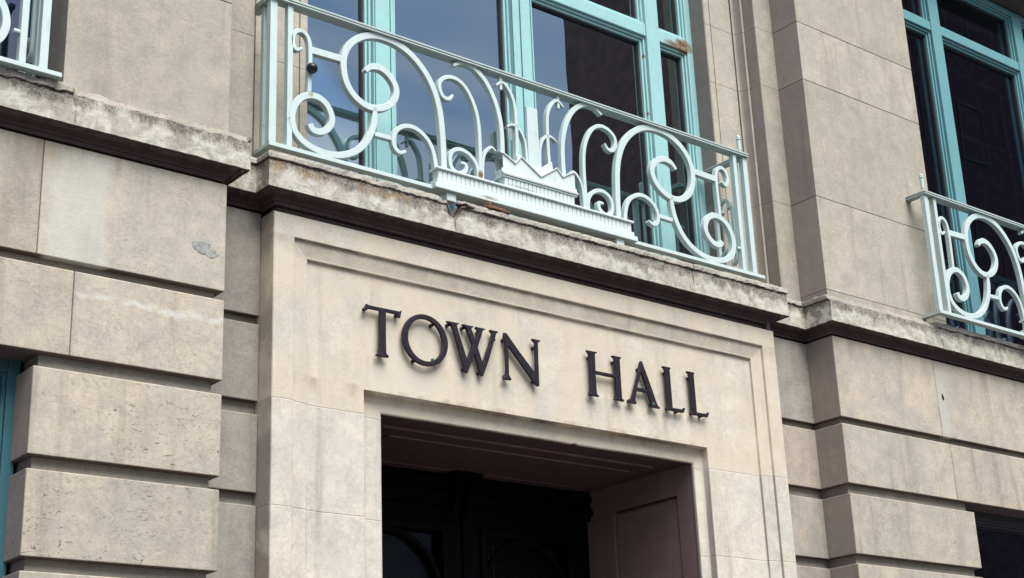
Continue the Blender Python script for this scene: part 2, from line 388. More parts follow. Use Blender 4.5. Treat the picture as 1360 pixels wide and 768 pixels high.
# doorway lining (soffit and jambs with sunk panels)
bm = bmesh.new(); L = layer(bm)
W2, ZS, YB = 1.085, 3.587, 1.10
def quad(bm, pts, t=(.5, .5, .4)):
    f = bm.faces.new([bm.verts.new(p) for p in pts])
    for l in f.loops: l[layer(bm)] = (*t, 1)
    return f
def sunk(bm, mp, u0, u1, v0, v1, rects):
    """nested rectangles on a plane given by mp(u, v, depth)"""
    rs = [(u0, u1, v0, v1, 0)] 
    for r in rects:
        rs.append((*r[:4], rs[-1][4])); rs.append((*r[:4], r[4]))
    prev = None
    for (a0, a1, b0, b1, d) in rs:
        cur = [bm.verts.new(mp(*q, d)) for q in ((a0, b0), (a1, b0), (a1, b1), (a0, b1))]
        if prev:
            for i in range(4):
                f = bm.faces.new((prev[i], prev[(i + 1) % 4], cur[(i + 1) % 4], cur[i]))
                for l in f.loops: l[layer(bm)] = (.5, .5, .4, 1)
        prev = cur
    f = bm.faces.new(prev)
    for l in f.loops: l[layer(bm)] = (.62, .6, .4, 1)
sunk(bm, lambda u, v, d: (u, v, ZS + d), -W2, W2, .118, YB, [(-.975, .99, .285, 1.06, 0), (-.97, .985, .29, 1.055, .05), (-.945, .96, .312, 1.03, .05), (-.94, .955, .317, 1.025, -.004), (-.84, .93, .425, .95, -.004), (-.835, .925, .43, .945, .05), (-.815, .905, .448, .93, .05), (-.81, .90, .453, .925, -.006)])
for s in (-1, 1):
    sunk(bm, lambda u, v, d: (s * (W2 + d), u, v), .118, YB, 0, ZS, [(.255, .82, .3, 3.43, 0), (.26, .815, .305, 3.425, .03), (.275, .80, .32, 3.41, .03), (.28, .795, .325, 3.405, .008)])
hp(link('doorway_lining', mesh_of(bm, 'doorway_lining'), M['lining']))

# door pair
door = empty('entrance_door', (0, 0, 0)); hp(door)
def dpart(name, dims, mat=None, bev=.004):
    o = boxobj(name, dims, mat or M['door'], None, bev); o.parent = door; return o
dpart('transom_rail', [(-W2, W2, 1.02, 1.10, 3.405, ZS), (-W2, W2, .99, 1.02, 3.43, 3.47), (-W2, W2, 1.0, 1.02, 3.52, 3.56)])
bmk = bmesh.new()
for x in (-.045, .055):
    for k in range(6):
        t = k / 5
        box(bmk, x + .03, x + .075, .93 + .05 * t * t, .99, 3.53 - .035 * (k + 1), 3.53 - .035 * k)
box(bmk, -.04, .16, .90, .99, 3.53, 3.575)
o = link('keystone_bracket', mesh_of(bmk, 'keystone_bracket'), M['door']); o.parent = door
def leaf(x0, x1, gx0, gx1, gz):
    lf = boxobj('door_leaf', [(x0, gx0, 1.05, 1.10, .02, 3.40), (gx1, x1, 1.05, 1.10, .02, 3.40), (gx0, gx1, 1.05, 1.10, gz, 3.40), (gx0, gx1, 1.05, 1.10, .02, 1.3),
              (gx0 - .035, gx0, 1.03, 1.05, 1.26, gz + .035), (gx1, gx1 + .035, 1.03, 1.05, 1.26, gz + .035), (gx0, gx1, 1.03, 1.05, gz, gz + .035)], M['door'], None, .004)
    lf.parent = door
    bm = bmesh.new(); box(bm, gx0, gx1, 1.085, 1.09, 1.3, gz)
    g = link('glass_pane', mesh_of(bm, 'glass_pane'), M['glass_door']); g.parent = lf
    # round arched grille of dark iron
    bm = bmesh.new(); cx = (gx0 + gx1) / 2; rr = (gx1 - gx0) / 2 - .004
    sweep_pts = [(cx + rr * math.cos(t), gz - rr - .012 + rr * 1.0 * math.sin(t)) for t in [math.pi * 2 * k / 48 for k in range(49)]]
    strip(bm, sweep_pts, .028, 1.045, 1.075)
    for q in range(3):
        r2 = rr * (.55 - .13 * q)
        pts = [(cx - rr * .42 + r2 * .5 * math.cos(t), gz - rr * 1.0 + r2 * .5 * math.sin(t)) for t in [math.pi * 2 * k / 30 for k in range(24)]]
        strip(bm, pts, .012, 1.055, 1.07)
        pts = [(cx + rr * .42 + r2 * .5 * math.cos(t + 1), gz - rr * 1.15 + r2 * .5 * math.sin(t + 1)) for t in [math.pi * 2 * k / 30 for k in range(24)]]
        strip(bm, pts, .012, 1.055, 1.07)
    o = link('grille', mesh_of(bm, 'grille'), M['door']); o.parent = lf

def strip(bm, pts, w, y0, y1, closed=False, taper=None):
    """flat bar following (x, z) points in the plane of the facade; w = face width; y0 front, y1 back"""
    n = len(pts); rings = []; c = min(.0022, w * .15)
    for i, (x, z) in enumerate(pts):
        a = pts[max(0, i - 1)]; b = pts[min(n - 1, i + 1)]
        dx, dz = b[0] - a[0], b[1] - a[1]; l = math.hypot(dx, dz) or 1
        nx, nz = -dz / l, dx / l
        h = w / 2 * (taper[i] if taper else 1)
        rings.append([bm.verts.new(p) for p in (
            (x - nx * (h - c), y0, z - nz * (h - c)), (x + nx * (h - c), y0, z + nz * (h - c)),
            (x + nx * h, y0 + c, z + nz * h), (x + nx * h, y1 - c, z + nz * h),
            (x + nx * (h - c), y1, z + nz * (h - c)), (x - nx * (h - c), y1, z - nz * (h - c)),
            (x - nx * h, y1 - c, z - nz * h), (x - nx * h, y0 + c, z - nz * h))])
    for a, b in zip(rings, rings[1:]):
        for k in range(8): bm.faces.new((a[k], a[(k + 1) % 8], b[(k + 1) % 8], b[k]))
    bm.faces.new(rings[0]); bm.faces.new(list(reversed(rings[-1])))
def smooth_pts(p, sub=7):
    out = []
    n = len(p)
    for i in range(n - 1):
        p0 = p[max(0, i - 1)]; p1 = p[i]; p2 = p[i + 1]; p3 = p[min(n - 1, i + 2)]
        for k in range(sub):
            t = k / sub
            out.append(tuple(.5 * ((2 * p1[j]) + (-p0[j] + p2[j]) * t + (2 * p0[j] - 5 * p1[j] + 4 * p2[j] - p3[j]) * t * t + (-p0[j] + 3 * p1[j] - 3 * p2[j] + p3[j]) * t ** 3) for j in (0, 1)))
    out.append(p[-1])
    # relax once so that hand-measured points do not wobble
    for _ in range(2):
        out = [out[0]] + [tuple((a[j] + 2 * b[j] + c[j]) / 4 for j in (0, 1)) for a, b, c in zip(out, out[1:], out[2:])] + [out[-1]]
    return out
leaf(-.88, .097, -.78, -.045, 3.25)
leaf(.113, W2 - .002, .268, .90, 3.25)
boxobj('hallway', [(-W2, W2, 1.30, 1.34, 0, ZS)], M['interior'], None, 0).parent = door
bm = bmesh.new()
for k in range(7):
    box(bm, .29 + k * .030, .31 + k * .030, 1.24, 1.26, 1.3, 3.24)
o = link('inner_blind', mesh_of(bm, 'inner_blind'), simple('dusty_pink_blind', (.10, .055, .065), .9, 30)); o.parent = door

# ---------------------------------------------------------------- cornice
def plan(o):
    """plan of the wall face offset outwards by o, left to right"""
    return [(-6.2, PY - o), (XL + o, PY - o), (XL + o, RY - o), (-1.772 - o, RY - o), (-1.772 - o, 0 - o), (1.772 + o, 0 - o), (1.772 + o, RY - o), (XR - o, RY - o), (XR - o, PY - o), (7.5, PY - o)]
CP = [(-.03, 4.44), (-.03, 4.512), (-.012, 4.516), (-.006, 4.530), (.004, 4.535), (.004, 4.545), (.018, 4.560), (.034, 4.573), (.048, 4.580), (.056, 4.580), (.056, 4.566), (.064, 4.561), (.072, 4.561), (.077, 4.566),
      (.076, 4.59), (.075, 4.61), (.074, 4.63), (.073, 4.65), (.072, 4.67), (.071, 4.69), (.070, 4.706), (.071, 4.710), (.078, 4.713), (.081, 4.718), (.081, 4.735), (.077, 4.748), (.066, 4.753), (.03, 4.762), (-.03, 4.775), (-.12, 4.785), (-.45, 4.79)]
base_plan = plan(0)
ref = plan(.08)
params = []
for i in range(len(ref) - 1):
    a, b = Vector(ref[i]), Vector(ref[i + 1]); n = max(2, int((b - a).length / .014))
    for k in range(n): params.append((i, k / n))
params.append((len(ref) - 2, 1.0))
bm = bmesh.new(); L = layer(bm); rows = []
def chip(x):
    d = 0
    for cx, w, dep in ((-.735, .045, .15), (-.66, .07, .030), (-.59, .05, .014), (-.80, .05, .045), (-2.87, .02, .012), (3.28, .02, .015)):
        d = max(d, dep * math.exp(-((x - cx) / w) ** 2))
    return d
for (i, t) in params:
    row = []
    for (o, z) in CP:
        pl = plan(o); p = Vector(pl[i]).lerp(Vector(pl[i + 1]), t)
        x, y = p.x, p.y
        q = Vector((x, y * 1.0, z))
        if o > .04 and z > 4.555:
            am = .0022 + (.0035 if z > 4.70 else 0)
            zone = max(0, noise.noise(Vector((x * 1.3 + 5, 0, 0))) + .15)
            am += .006 * zone * (1 if z > 4.69 else .2)
            if x < -2.02 and z > 4.69: am += .004
            y += noise.fractal(q * 14, .6, 2, 4) * am
            z2 = z + noise.fractal(q * 11 + Vector((9, 3, 1)), .6, 2, 4) * am * (.45 if -1.9 < x < 1.9 else 1)
        else: z2 = z
        if abs(x) < 1.85 and z > 4.60 and o > -.2:
            c_ = chip(x)
            lim = 4.775 - c_ + .004 * noise.noise(q * 40)
            if c_ > .01 and z2 > lim: z2 = lim + (z2 - lim) * .06
            if c_ > .02 and o > .05 and z > 4.66: y += c_ * .18
        # on the piers the weathering runs straight into the wall, no separate lip
        if (x < -2.88 + .0 or x > 3.25): pass
        elif (x < -2.0 or x > 2.13) and z > 4.709 and o >= .03:
            if o > .05: y += (o - (.070 - (z - 4.706) * .8)) + .002 * noise.noise(q * 30)
            else: y += .02
        row.append(bm.verts.new((x, y, z2)))
    rows.append(row)
for a, b in zip(rows, rows[1:]):
    for k in range(len(CP) - 1):
        f = bm.faces.new((a[k], a[k + 1], b[k + 1], b[k]))
        for l in f.loops: l[L] = (.62, .35, .9, 1)
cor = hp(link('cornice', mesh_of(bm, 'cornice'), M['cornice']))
# broken lump beside the notch and loose iron under the bottom rail
bm = bmesh.new()
for (x, y, z, r, s) in ((-.655, -.06, 4.735, .030, (2.2, 1.0, .6)), (-.60, -.05, 4.745, .022, (2.0, 1.0, .6))):
    bmesh.ops.create_icosphere(bm, subdivisions=4, radius=r, matrix=Matrix.Translation((x, y, z)) @ Matrix.Diagonal((*s, 1)))
for v in bm.verts: v.co += Vector((0, 0, 1)) * noise.fractal(v.co * 30, .6, 2, 4) * .008
me = mesh_of(bm, 'stone_lump'); settone(me, (.6, .4, .5))
hp(link('broken_stone', me, M['cornice'], smooth=True))

# ---------------------------------------------------------------- upper walls
TOP = 8.6
def wall(name, pts_y, mat, tone=(.6, .4, .5)):
    bm = bmesh.new()
    for d in pts_y: box(bm, *d, tone)
    o = link(name, mesh_of(bm, name), mat); bevel(o, .008, 3); hp(o); return o
def ashlar(x0, x1, tones, first=4.81):
    bm = bmesh.new(); zs_ = [4.70, first, 5.457, 6.31, 6.748, 7.35, TOP]
    for k in range(6): box(bm, x0, x1, PY, .60, zs_[k] + .0006, zs_[k + 1] - .0006, tones[k])
    o = link('upper_pier', mesh_of(bm, 'upper_pier'), M['upper']); bevel(o, .0035, 3); hp(o)
ashlar(-2.90, XL, [(.50, .3, .6), (.56, .38, .5), (.50, .45, .6), (.5, .4, .5), (.5, .4, .5), (.5, .4, .5)], 4.72)  # left pier toned down, corner dimming painted into the stone
ashlar(XR, 3.466, [(.58, .45, .6), (.66, .42, .4), (.58, .35, .5), (.66, .22, .45), (.56, .55, .4), (.5, .4, .5)])
wall('window_strip', [(XL - .2, -1.83, RY, .6, 4.70, TOP)], M['upper'], (.45, .5, .5))
wall('window_strip', [(2.037, XR + .2, RY, .6, 4.70, TOP)], M['upper'], (.5, .3, .3))
# window architraves with a roll moulding
def archi(x0, x1, s):
    bm = bmesh.new(); YA = .285
    # plan profile from arris to strip: narrow fillet, flat, quirk, roll
    w = x1 - x0
    if s > 0:
        pl = [(x0, .62), (x0, YA + .006), (x0 + .006, YA), (x0 + .052, YA), (x0 + .056, YA + .012), (x0 + .060, YA), (x0 + .262, YA), (x0 + .268, YA + .022), (x0 + .276, YA + .012)]
        for k in range(9):
            t = k / 8 * math.pi / 2
            pl.append((x0 + .276 + .030 * math.sin(t), YA - .002 - .060 * (1 - math.cos(t))))
        pl += [(x1 - .004, YA - .068), (x1 - .004, YA - .058), (x1 + .012, YA - .060)]
    else:
        pl = [(x0 - .012, YA - .062), (x0 + .004, YA - .062), (x0 + .01, YA - .01), (x0 + .03, YA), (x0 + .09, YA), (x0 + .094, YA + .01), (x0 + .098, YA), (x1 - .056, YA), (x1 - .052, YA + .012), (x1 - .048, YA), (x1 - .006, YA), (x1, YA + .006), (x1, .62)]
    lo = [bm.verts.new((x, y, 4.72)) for x, y in pl]; hi = [bm.verts.new((x, y, TOP)) for x, y in pl]
    L = layer(bm)
    for i in range(len(pl) - 1):
        f = bm.faces.new((lo[i], lo[i + 1], hi[i + 1], hi[i]))
        t = .30 if (s > 0 and i == 0) else .68  # left-facing reveal side toned dark, its shade painted in
        for l in f.loops: l[L] = (t, .35, .3, 1)
    hp(link('window_architrave', mesh_of(bm, 'window_architrave'), M['upper']))
archi(-1.83, -1.415, -1); archi(1.715, 2.037, 1)
# sills / floors behind railings, heads above
boxobj('window_sill', [(-1.42, 1.72, .26, .70, 4.60, 4.79)], M['recess'], None, .004); hp(COL.objects[-1]) if False else None
for o in [o for o in COL.objects if o.name.startswith('window_sill') and o.parent is None]: hp(o)
wall('upper_wall', [(-2.2, -1.4, .60, .70, 4.5, TOP), (1.7, 2.4, .60, .70, 4.5, TOP), (-1.5, 1.8, .44, .7, 8.25, TOP)], M['recess'], (.3, .4, .3))

def window(name, x0, x1, z0, z1, yf, muls, transoms, teal, panes=True, glassm=None, curtain=None, depth=.9, parent=hall, extra_bars=True):
    """frame with profiled members; muls = list of (x0, x1), transoms = (z0, z1)"""
    w = empty(name, ((x0 + x1) / 2, yf, z0)); hp(w)
    def wpart(n, dims, mat, bev=.004, par=w):
        o = boxobj(n, dims, mat, None, bev); o.parent = par; o.matrix_parent_inverse = Matrix.Translation(w.location).inverted(); return o
    fw = .055
    dims = [(x0, x0 + fw, yf, yf + .09, z0, z1), (x1 - fw, x1, yf, yf + .09, z0, z1), (x0 + fw, x1 - fw, yf, yf + .09, z1 - fw, z1), (x0 + fw, x1 - fw, yf, yf + .09, z0, z0 + fw)]
    wpart('frame', dims, teal)
    for a, b in muls: wpart('mullion', [(a, b, yf - .012, yf + .09, z0 + fw + .001, z1 - fw - .001)], teal, .006)
    xs = [x0 + fw] + [v for m in muls for v in m] + [x1 - fw]
    cells = [(xs[i], xs[i + 1]) for i in range(0, len(xs), 2)]
    zs_ = [z0 + fw] + [v for t in transoms for v in t] + [z1 - fw]
    rows_ = [(zs_[i], zs_[i + 1]) for i in range(0, len(zs_), 2)]
    for (a, b) in cells:
        for t0, t1 in transoms: wpart('transom', [(a + .001, b - .001, yf - .006, yf + .09, t0, t1)], teal, .006)
        for (c, d) in rows_:
            s1, s2 = .017, .034
            sd = []
            for k, (s0, s_) in enumerate(((0, s1), (s1, s2))):
                y_ = yf + .012 + .014 * k
                sd += [(a + s0 + .001, a + s_, y_, yf + .085, c + s0 + .001, d - s0 - .001), (b - s_, b - s0 - .001, y_, yf + .085, c + s0 + .001, d - s0 - .001),
                       (a + s_, b - s_, y_, yf + .085, d - s_, d - s0 - .001), (a + s_, b - s_, y_, yf + .085, c + s0 + .001, c + s_)]
            sash = wpart('sash', sd, teal, .002)
            e = s2
            wpart('sash_strip', [(a + e, a + e + .012, yf + .045, yf + .08, c + e, d - e), (b - e - .012, b - e, yf + .045, yf + .08, c + e, d - e), (a + e + .012, b - e - .012, yf + .045, yf + .08, d - e - .012, d - e)], M['sash_dark'], 0)  # dark strips at the sides and top of the sash recess
            g = wpart('pane', [(a + e, b - e, yf + .060, yf + .064, c + e, d - e)], glassm or M['glass'], 0)
            if extra_bars:   # secondary glazing seen through the pane
                g0, g1 = a + .13, b - .10
                if b - a > .5:
                    wpart('inner_sash', [(g0, g0 + .030, yf + .15, yf + .17, c, d), (g1, g1 + .030, yf + .15, yf + .17, c, d), (g0 + .03, g1, yf + .15, yf + .17, d - .16, d - .14), (a + .01, b, yf + .17, yf + .18, c + (d - c) * .72, c + (d - c) * .72 + .016)], M['innerframe'], 0)
    # the room behind
    wpart('room', [(x0, x1, yf + depth, yf + depth + .05, z0 - .2, z1 + .2), (x0 - .05, x0, yf + .1, yf + depth, z0 - .2, z1 + .2), (x1, x1 + .05, yf + .1, yf + depth, z0 - .2, z1 + .2), (x0, x1, yf + .1, yf + depth, z1, z1 + .05), (x0, x1, yf + .1, yf + depth, z0 - .05, z0)], M['interior'], 0)
    if curtain:
        for c_ in curtain: wpart('blind', [c_[:6]], M[c_[6]] if len(c_) > 6 else M['curtain'], 0)
    return w
YF = .415
cw = window('balcony_window', -1.50, 1.7155, 4.79, 8.25, YF, [(-.915, -.772), (.108, .272), (1.270, 1.390)], [(6.565, 6.66)], M['teal'])
# meeting stiles on the wide mullions
bm = bmesh.new()
for x, w_ in ((.172, .010), (-.905, .006), (-.80, .006), (.258, .006), (.11, .006)):
    box(bm, x - w_ / 2, x + w_ / 2, YF - .0135, YF - .0125, 4.86, 8.1)
o = link('meeting_groove', mesh_of(bm, 'meeting_groove'), M['teal_dark']); o.parent = cw; o.matrix_parent_inverse = Matrix.Translation(cw.location).inverted()
# white stay on the casement
o = boxobj('window_catch', [(.045, .070, YF - .05, YF - .012, 5.47, 5.60)], M['white'], None, .004); o.parent = cw; o.matrix_parent_inverse = Matrix.Translation(cw.location).inverted()

# side windows
def solve(): pass
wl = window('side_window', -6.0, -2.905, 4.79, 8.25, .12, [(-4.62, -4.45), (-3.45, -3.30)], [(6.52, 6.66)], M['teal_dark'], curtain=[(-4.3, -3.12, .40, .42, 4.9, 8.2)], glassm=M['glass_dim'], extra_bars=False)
# left wing masonry beyond the frame
wall('upper_pier', [(-7.4, -6.0, PY, .60, 4.70, TOP)], M['upper'])
RW = .10
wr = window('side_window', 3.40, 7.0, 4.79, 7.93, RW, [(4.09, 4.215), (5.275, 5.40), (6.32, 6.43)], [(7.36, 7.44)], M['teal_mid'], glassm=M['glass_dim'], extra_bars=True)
wall('upper_pier', [(7.0, 7.6, PY, .60, 4.70, TOP)], M['upper'])
wall('upper_wall', [(-6.2, -2.9, PY, .30, 8.25, TOP + .4)], M['upper'])
wall('upper_wall', [(3.4665, 7.5, PY + .002, .30, 7.94, TOP + .4)], M['upper'])
# lower windows
w1 = window('ground_floor_window', -5.6, -2.93, 1.2, 3.552, .075, [(-4.3, -4.2)], [], M['teal_dark'], glassm=M['glass_dim'], extra_bars=False)
w2 = window('ground_floor_window', 3.46, 6.4, 1.2, 3.552, .075, [(4.9, 5.0)], [], M['greyframe'], glassm=M['glass_dim'], extra_bars=False)
wall('lower_wall', [(-6.2, -2.96, PY + .03, .35, 0, 1.2), (3.49, 7.5, PY + .03, .35, 0, 1.2), (-6.2, -5.6, PY + .03, .35, 1.2, 3.55), (6.4, 7.5, PY + .03, .35, 1.2, 3.55)], M['pier'])
# body of the building behind, so that nothing is open to the sky
wall('roof_block', [(-7.4, 7.6, .72, 9.0, 8.0, 9.4), (-7.4, -7.2, .1, 9.0, 0, 8.0), (7.5, 7.7, .36, 9.0, 0, 8.0), (-7.4, 7.6, 1.6, 1.7, 0, 8.0)], M['upper'])

# patch of mortar and hole
def blob(name, x, y, z, sx, sz, mat, th=.004, seed=1, n=28):
    bm = bmesh.new(); ring_ = []
    for k in range(n):
        t = 2 * math.pi * k / n; r = 1 + .45 * noise.noise(Vector((math.cos(t) * 1.6 + seed, math.sin(t) * 1.6, seed)))
        ring_.append(bm.verts.new((x + sx * r * math.cos(t), y, z + sz * r * math.sin(t))))
    f = bm.faces.new(ring_)
    ext = bmesh.ops.extrude_face_region(bm, geom=[f]); 
    for v in ext['geom']:
        if isinstance(v, bmesh.types.BMVert): v.co.y -= th
    o = link(name, mesh_of(bm, name), mat); bevel(o, th * .6, 2); hp(o); return o
blob('mortar_patch', -2.205, PY + .001, 4.165, .048, .030, M['patch'], .003, 3)
blob('mortar_patch', -2.155, PY + .001, 4.14, .035, .018, M['patch'], .0025, 5)
blob('drill_hole', 3.300, PY + .0005, 4.255, .010, .020, M['black'], .0015, 2)
blob('drill_hole', 3.306, PY + .0005, 4.243, .011, .014, M['black'], .0015, 7)
# little rectangular block left standing at the right end of the dark band
boxobj('stub', [(1.715, 1.745, -.002, .05, 4.4785, 4.535)], M['cornice'], None, .003)
hp([o for o in COL.objects if o.name == 'stub'][0])
me = [o for o in COL.objects if o.name == 'stub'][0].data; settone(me, (.75, .4, .3))

# ---------------------------------------------------------------- BALCONY RAILING
STROKES = [
 ('scroll', .024, [(-1.617,5.407),(-1.651,5.388),(-1.67,5.411),(-1.673,5.451),(-1.658,5.488),(-1.625,5.503),(-1.591,5.486),(-1.574,5.441),(-1.571,5.342),(-1.574,5.248),(-1.577,5.150)]),
 ('tie_bar', .040, [(-1.562,5.412),(-1.381,5.417)]),
 ('scroll', .038, [(-1.235,5.389),(-1.203,5.423),(-1.151,5.435),(-1.099,5.418),(-1.058,5.378),(-1.041,5.332),(-1.052,5.281),(-1.089,5.232),(-1.154,5.195),(-1.231,5.189),(-1.306,5.226),(-1.356,5.294),(-1.373,5.39),(-1.358,5.472),(-1.305,5.548),(-1.214,5.605),(-1.11,5.622),(-1.004,5.605),(-0.911,5.554),(-0.832,5.472),(-0.782,5.376),(-0.755,5.267),(-0.745,5.148),(-0.741,5.05),(-0.740,4.93)]),
 ('scroll', .036, [(-1.182,5.191),(-1.18,5.15),(-1.196,5.064),(-1.239,4.977),(-1.302,4.911),(-1.394,4.866),(-1.491,4.855),(-1.581,4.873),(-1.646,4.915),(-1.674,4.98),(-1.669,5.049),(-1.638,5.109),(-1.589,5.146),(-1.528,5.155),(-1.474,5.129),(-1.445,5.077),(-1.445,5.031),(-1.473,4.987),(-1.515,4.963),(-1.554,4.966),(-1.572,4.993)]),
 ('tie_bar', .026, [(-1.179,5.043),(-1.068,5.046)]),
 ('scroll', .026, [(-0.986,4.994),(-1.022,4.977),(-1.056,5.0),(-1.063,5.056),(-1.032,5.112),(-0.973,5.143),(-0.907,5.14),(-0.841,5.097),(-0.805,5.029),(-0.789,4.93)]),
 ('scroll', .024, [(-0.666,5.413),(-0.69,5.381),(-0.731,5.384),(-0.754,5.427),(-0.75,5.472),(-0.707,5.509),(-0.644,5.519),(-0.582,5.489),(-0.531,5.416),(-0.5,5.325),(-0.49,5.216),(-0.490,5.093),(-0.493,4.94)]),
 ('scroll', .030, [(-0.656,5.596),(-0.598,5.632),(-0.527,5.629),(-0.443,5.574),(-0.378,5.475),(-0.341,5.356),(-0.331,5.234),(-0.334,5.11)]),
 ('scroll', .024, [(-0.626,5.02),(-0.591,5.017),(-0.593,4.981),(-0.635,4.954),(-0.678,4.965),(-0.698,5.008),(-0.686,5.065),(-0.637,5.096),(-0.575,5.088),(-0.528,5.051),(-0.508,5.003),(-0.506,4.94)]),
 ('scroll', .018, [(-0.379,5.150),(-0.41,5.167),(-0.447,5.133),(-0.471,5.072),(-0.479,4.94)]),
 ('scroll', .022, [(-0.357,5.562),(-0.312,5.593),(-0.267,5.558),(-0.232,5.481),(-0.224,5.346),(-0.226,5.202),(-0.232,5.12)]),
 ('scroll', .018, [(-0.292,5.323),(-0.252,5.345),(-0.203,5.33),(-0.167,5.267),(-0.158,5.163),(-0.156,5.09)]),
]
def mirror_x(x):
    r = abs(x + .11)
    return -.11 + r + .035 * min(1, max(0, (r - .9) / .6))
YR = 0.0
def rpart(name, bm, mat, par, smooth=False, bev=0):
    o = link(name, mesh_of(bm, name), mat, par)
    if bev: bevel(o, bev)
    return o
def bar(bm, x0, x1, y0, y1, z0, z1): box(bm, x0, x1, y0, y1, z0, z1)
def finial(bm, x, y, z):
    prof = [(.014, 0), (.016, .004), (.009, .010), (.0095, .016), (.013, .024), (.0135, .085), (.012, .092), (.016, .096), (.017, .100), (.013, .104), (.014, .112), (.012, .122), (.006, .128)]
    prev = None
    for r, h in prof:
        cur = [bm.verts.new((x + r * math.cos(t), y + r * math.sin(t), z + h)) for t in [2 * math.pi * k / 14 for k in range(14)]]
        if prev:
            for k in range(14): bm.faces.new((prev[k], prev[(k + 1) % 14], cur[(k + 1) % 14], cur[k]))
        prev = cur
    bm.faces.new(prev)
def railing(root, left=True, right=True, ret_l=.20, ret_r=.38):
    """builds the front panel and its two short returns, in local space: x as measured, y back from front plane, z up from 0"""
    z0 = 0
    def zz(z): return z - 4.817
    # bottom and top rails
    bm = bmesh.new(); bar(bm, -1.807, 1.748, 0, .045, 0, .022); rpart('bottom_rail', bm, M['rail'], root, bev=.002)
    bm = bmesh.new()
    bar(bm, -1.815, 1.690, -.012, .055, zz(5.631), zz(5.640)); bar(bm, -1.812, 1.687, -.007, .050, zz(5.6402), zz(5.6455)); bar(bm, -1.815, 1.690, -.012, .055, zz(5.6457), zz(5.657))
    tr_ = rpart('top_rail', bm, M['railtop'], root, bev=.0025)
    for s in (-1, 1):
        ln = ret_l if s < 0 else ret_r
        x = -1.79 if s < 0 else 1.665
        bm = bmesh.new(); bar(bm, x - .028, x + .028, .056, ln, zz(5.631), zz(5.640)); bar(bm, x - .028, x + .028, .056, ln, zz(5.6457), zz(5.657)); bar(bm, x - .022, x + .022, .056, ln, zz(5.6402), zz(5.6455))
        rpart('return_top_rail', bm, M['railtop'], root, bev=.002)
        bm = bmesh.new(); bar(bm, x - .016, x + .026, .0455, ln, 0.001, .021); rpart('return_bottom_rail', bm, M['rail'], root)
        bm = bmesh.new(); bar(bm, x - .008, x + .022, .085, .115, .022, zz(5.6305)); rpart('return_post', bm, M['rail'], root, bev=.002)
        # small scrolls of the return, standing in the side plane
        bm = bmesh.new()
        if ln > .25:
            for (yc, zc, r) in ((.20, 5.36, .055), (.20, 4.99, .09)):
                pts = [(yc + r * (1 - .5 * k / 30) * math.cos(-1 + 5.2 * k / 30), zc + r * (1 - .5 * k / 30) * math.sin(-1 + 5.2 * k / 30)) for k in range(31)]
                strip(bm, pts, .02, -.014, .014)
            strip(bm, [(.145, 5.36 - .02), (.145, 5.0)], .02, -.014, .014)
            strip(bm, [(.29, 4.84), (.29, 5.28), (.30, 5.33), (.325, 5.35), (.355, 5.35)], .024, -.014, .014)
            for v in bm.verts: v.co = Vector((x + v.co.y, v.co.x, zz(v.co.z)))
            rpart('return_scroll', bm, M['rail'], root)
        else: bm.free()
    # posts
    if left:
        for a, b in ((-1.807, -1.766), (-1.705, -1.674)):
            bm = bmesh.new(); bar(bm, a, b, .004, .040, .0225, zz(5.6305)); rpart('post', bm, M['rail'], root, bev=.0025)
    if right:
        for a, b in ((1.645, 1.683), (1.555, 1.586)):
            bm = bmesh.new(); bar(bm, a, b, .004, .040, .0225, zz(5.6305)); rpart('post', bm, M['rail'], root, bev=.0025)
    for s in (([-1] if left else []) + ([1] if right else [])):
        bm = bmesh.new(); finial(bm, -1.788 if s < 0 else 1.640, .02, zz(5.657)); rpart('finial', bm, M['rail'], root)
    for s in (([-1] if left else []) + ([1] if right else [])):
        for nm, w, pts in STROKES:
            q = [(x if s < 0 else mirror_x(x), zz(z)) for x, z in pts]
            if len(q) > 2: q = smooth_pts(q)
            else: q = [q[0], q[1]]
            bm = bmesh.new()
            y0 = .004 + (.003 if nm == 'tie_bar' else 0)
            tp = None
            if nm == 'scroll':
                n = len(q); tp = [min(1, .55 + .45 * min(1, k / 10)) for k in range(n)]
            strip(bm, q, w, y0 - .002 * (w > .03), .036, taper=tp)
            o = rpart(nm, bm, M['rail'], root)
        # pin to the top rail
        xp = -.322 if s < 0 else mirror_x(-.322)
        bm = bmesh.new(); bar(bm, xp - .009, xp + .009, .008, .028, zz(5.545), zz(5.6305)); rpart('pin', bm, M['rail'], root, bev=.002)
        xs_ = -1.683 if s < 0 else 1.555
        bm = bmesh.new(); m_ = Matrix.Translation((xs_ + (.004 if s < 0 else -.012), .02, zz(4.985))) @ Matrix.Rotation(math.pi / 2, 4, 'Y')
        bmesh.ops.create_cone(bm, cap_ends=True, segments=12, radius1=.012, radius2=.012, depth=.03, matrix=m_); rpart('stud', bm, M['rail'], root)
    # central flat upright
    bm = bmesh.new(); bar(bm, -.150, -.070, .000, .014, zz(5.04), zz(5.488)); rpart('upright', bm, M['rail'], root, bev=.002)
    # ribbed base
    def ribbed(bm, x0, x1, z_0, z_1, y, n):
        dx = (x1 - x0) / n
        for k in range(n):
            a = x0 + k * dx
            pts = [(a, y + .0045), (a + dx * .10, y + .001), (a + dx * .3, y - .0005), (a + dx * .7, y - .0005), (a + dx * .90, y + .001), (a + dx, y + .0045)]
            lo = [bm.verts.new((p[0], p[1], z_0)) for p in pts]; hi = [bm.verts.new((p[0], p[1], z_1)) for p in pts]
            for i in range(5): bm.faces.new((lo[i], lo[i + 1], hi[i + 1], hi[i]))
        box(bm, x0, x1, y + .006, y + .05, z_0, z_1)
    bm = bmesh.new()
    ribbed(bm, -.800, .592, zz(4.872), zz(4.926), -.022, 46)
    rpart('ribbed_band', bm, M['base_paint'], root)
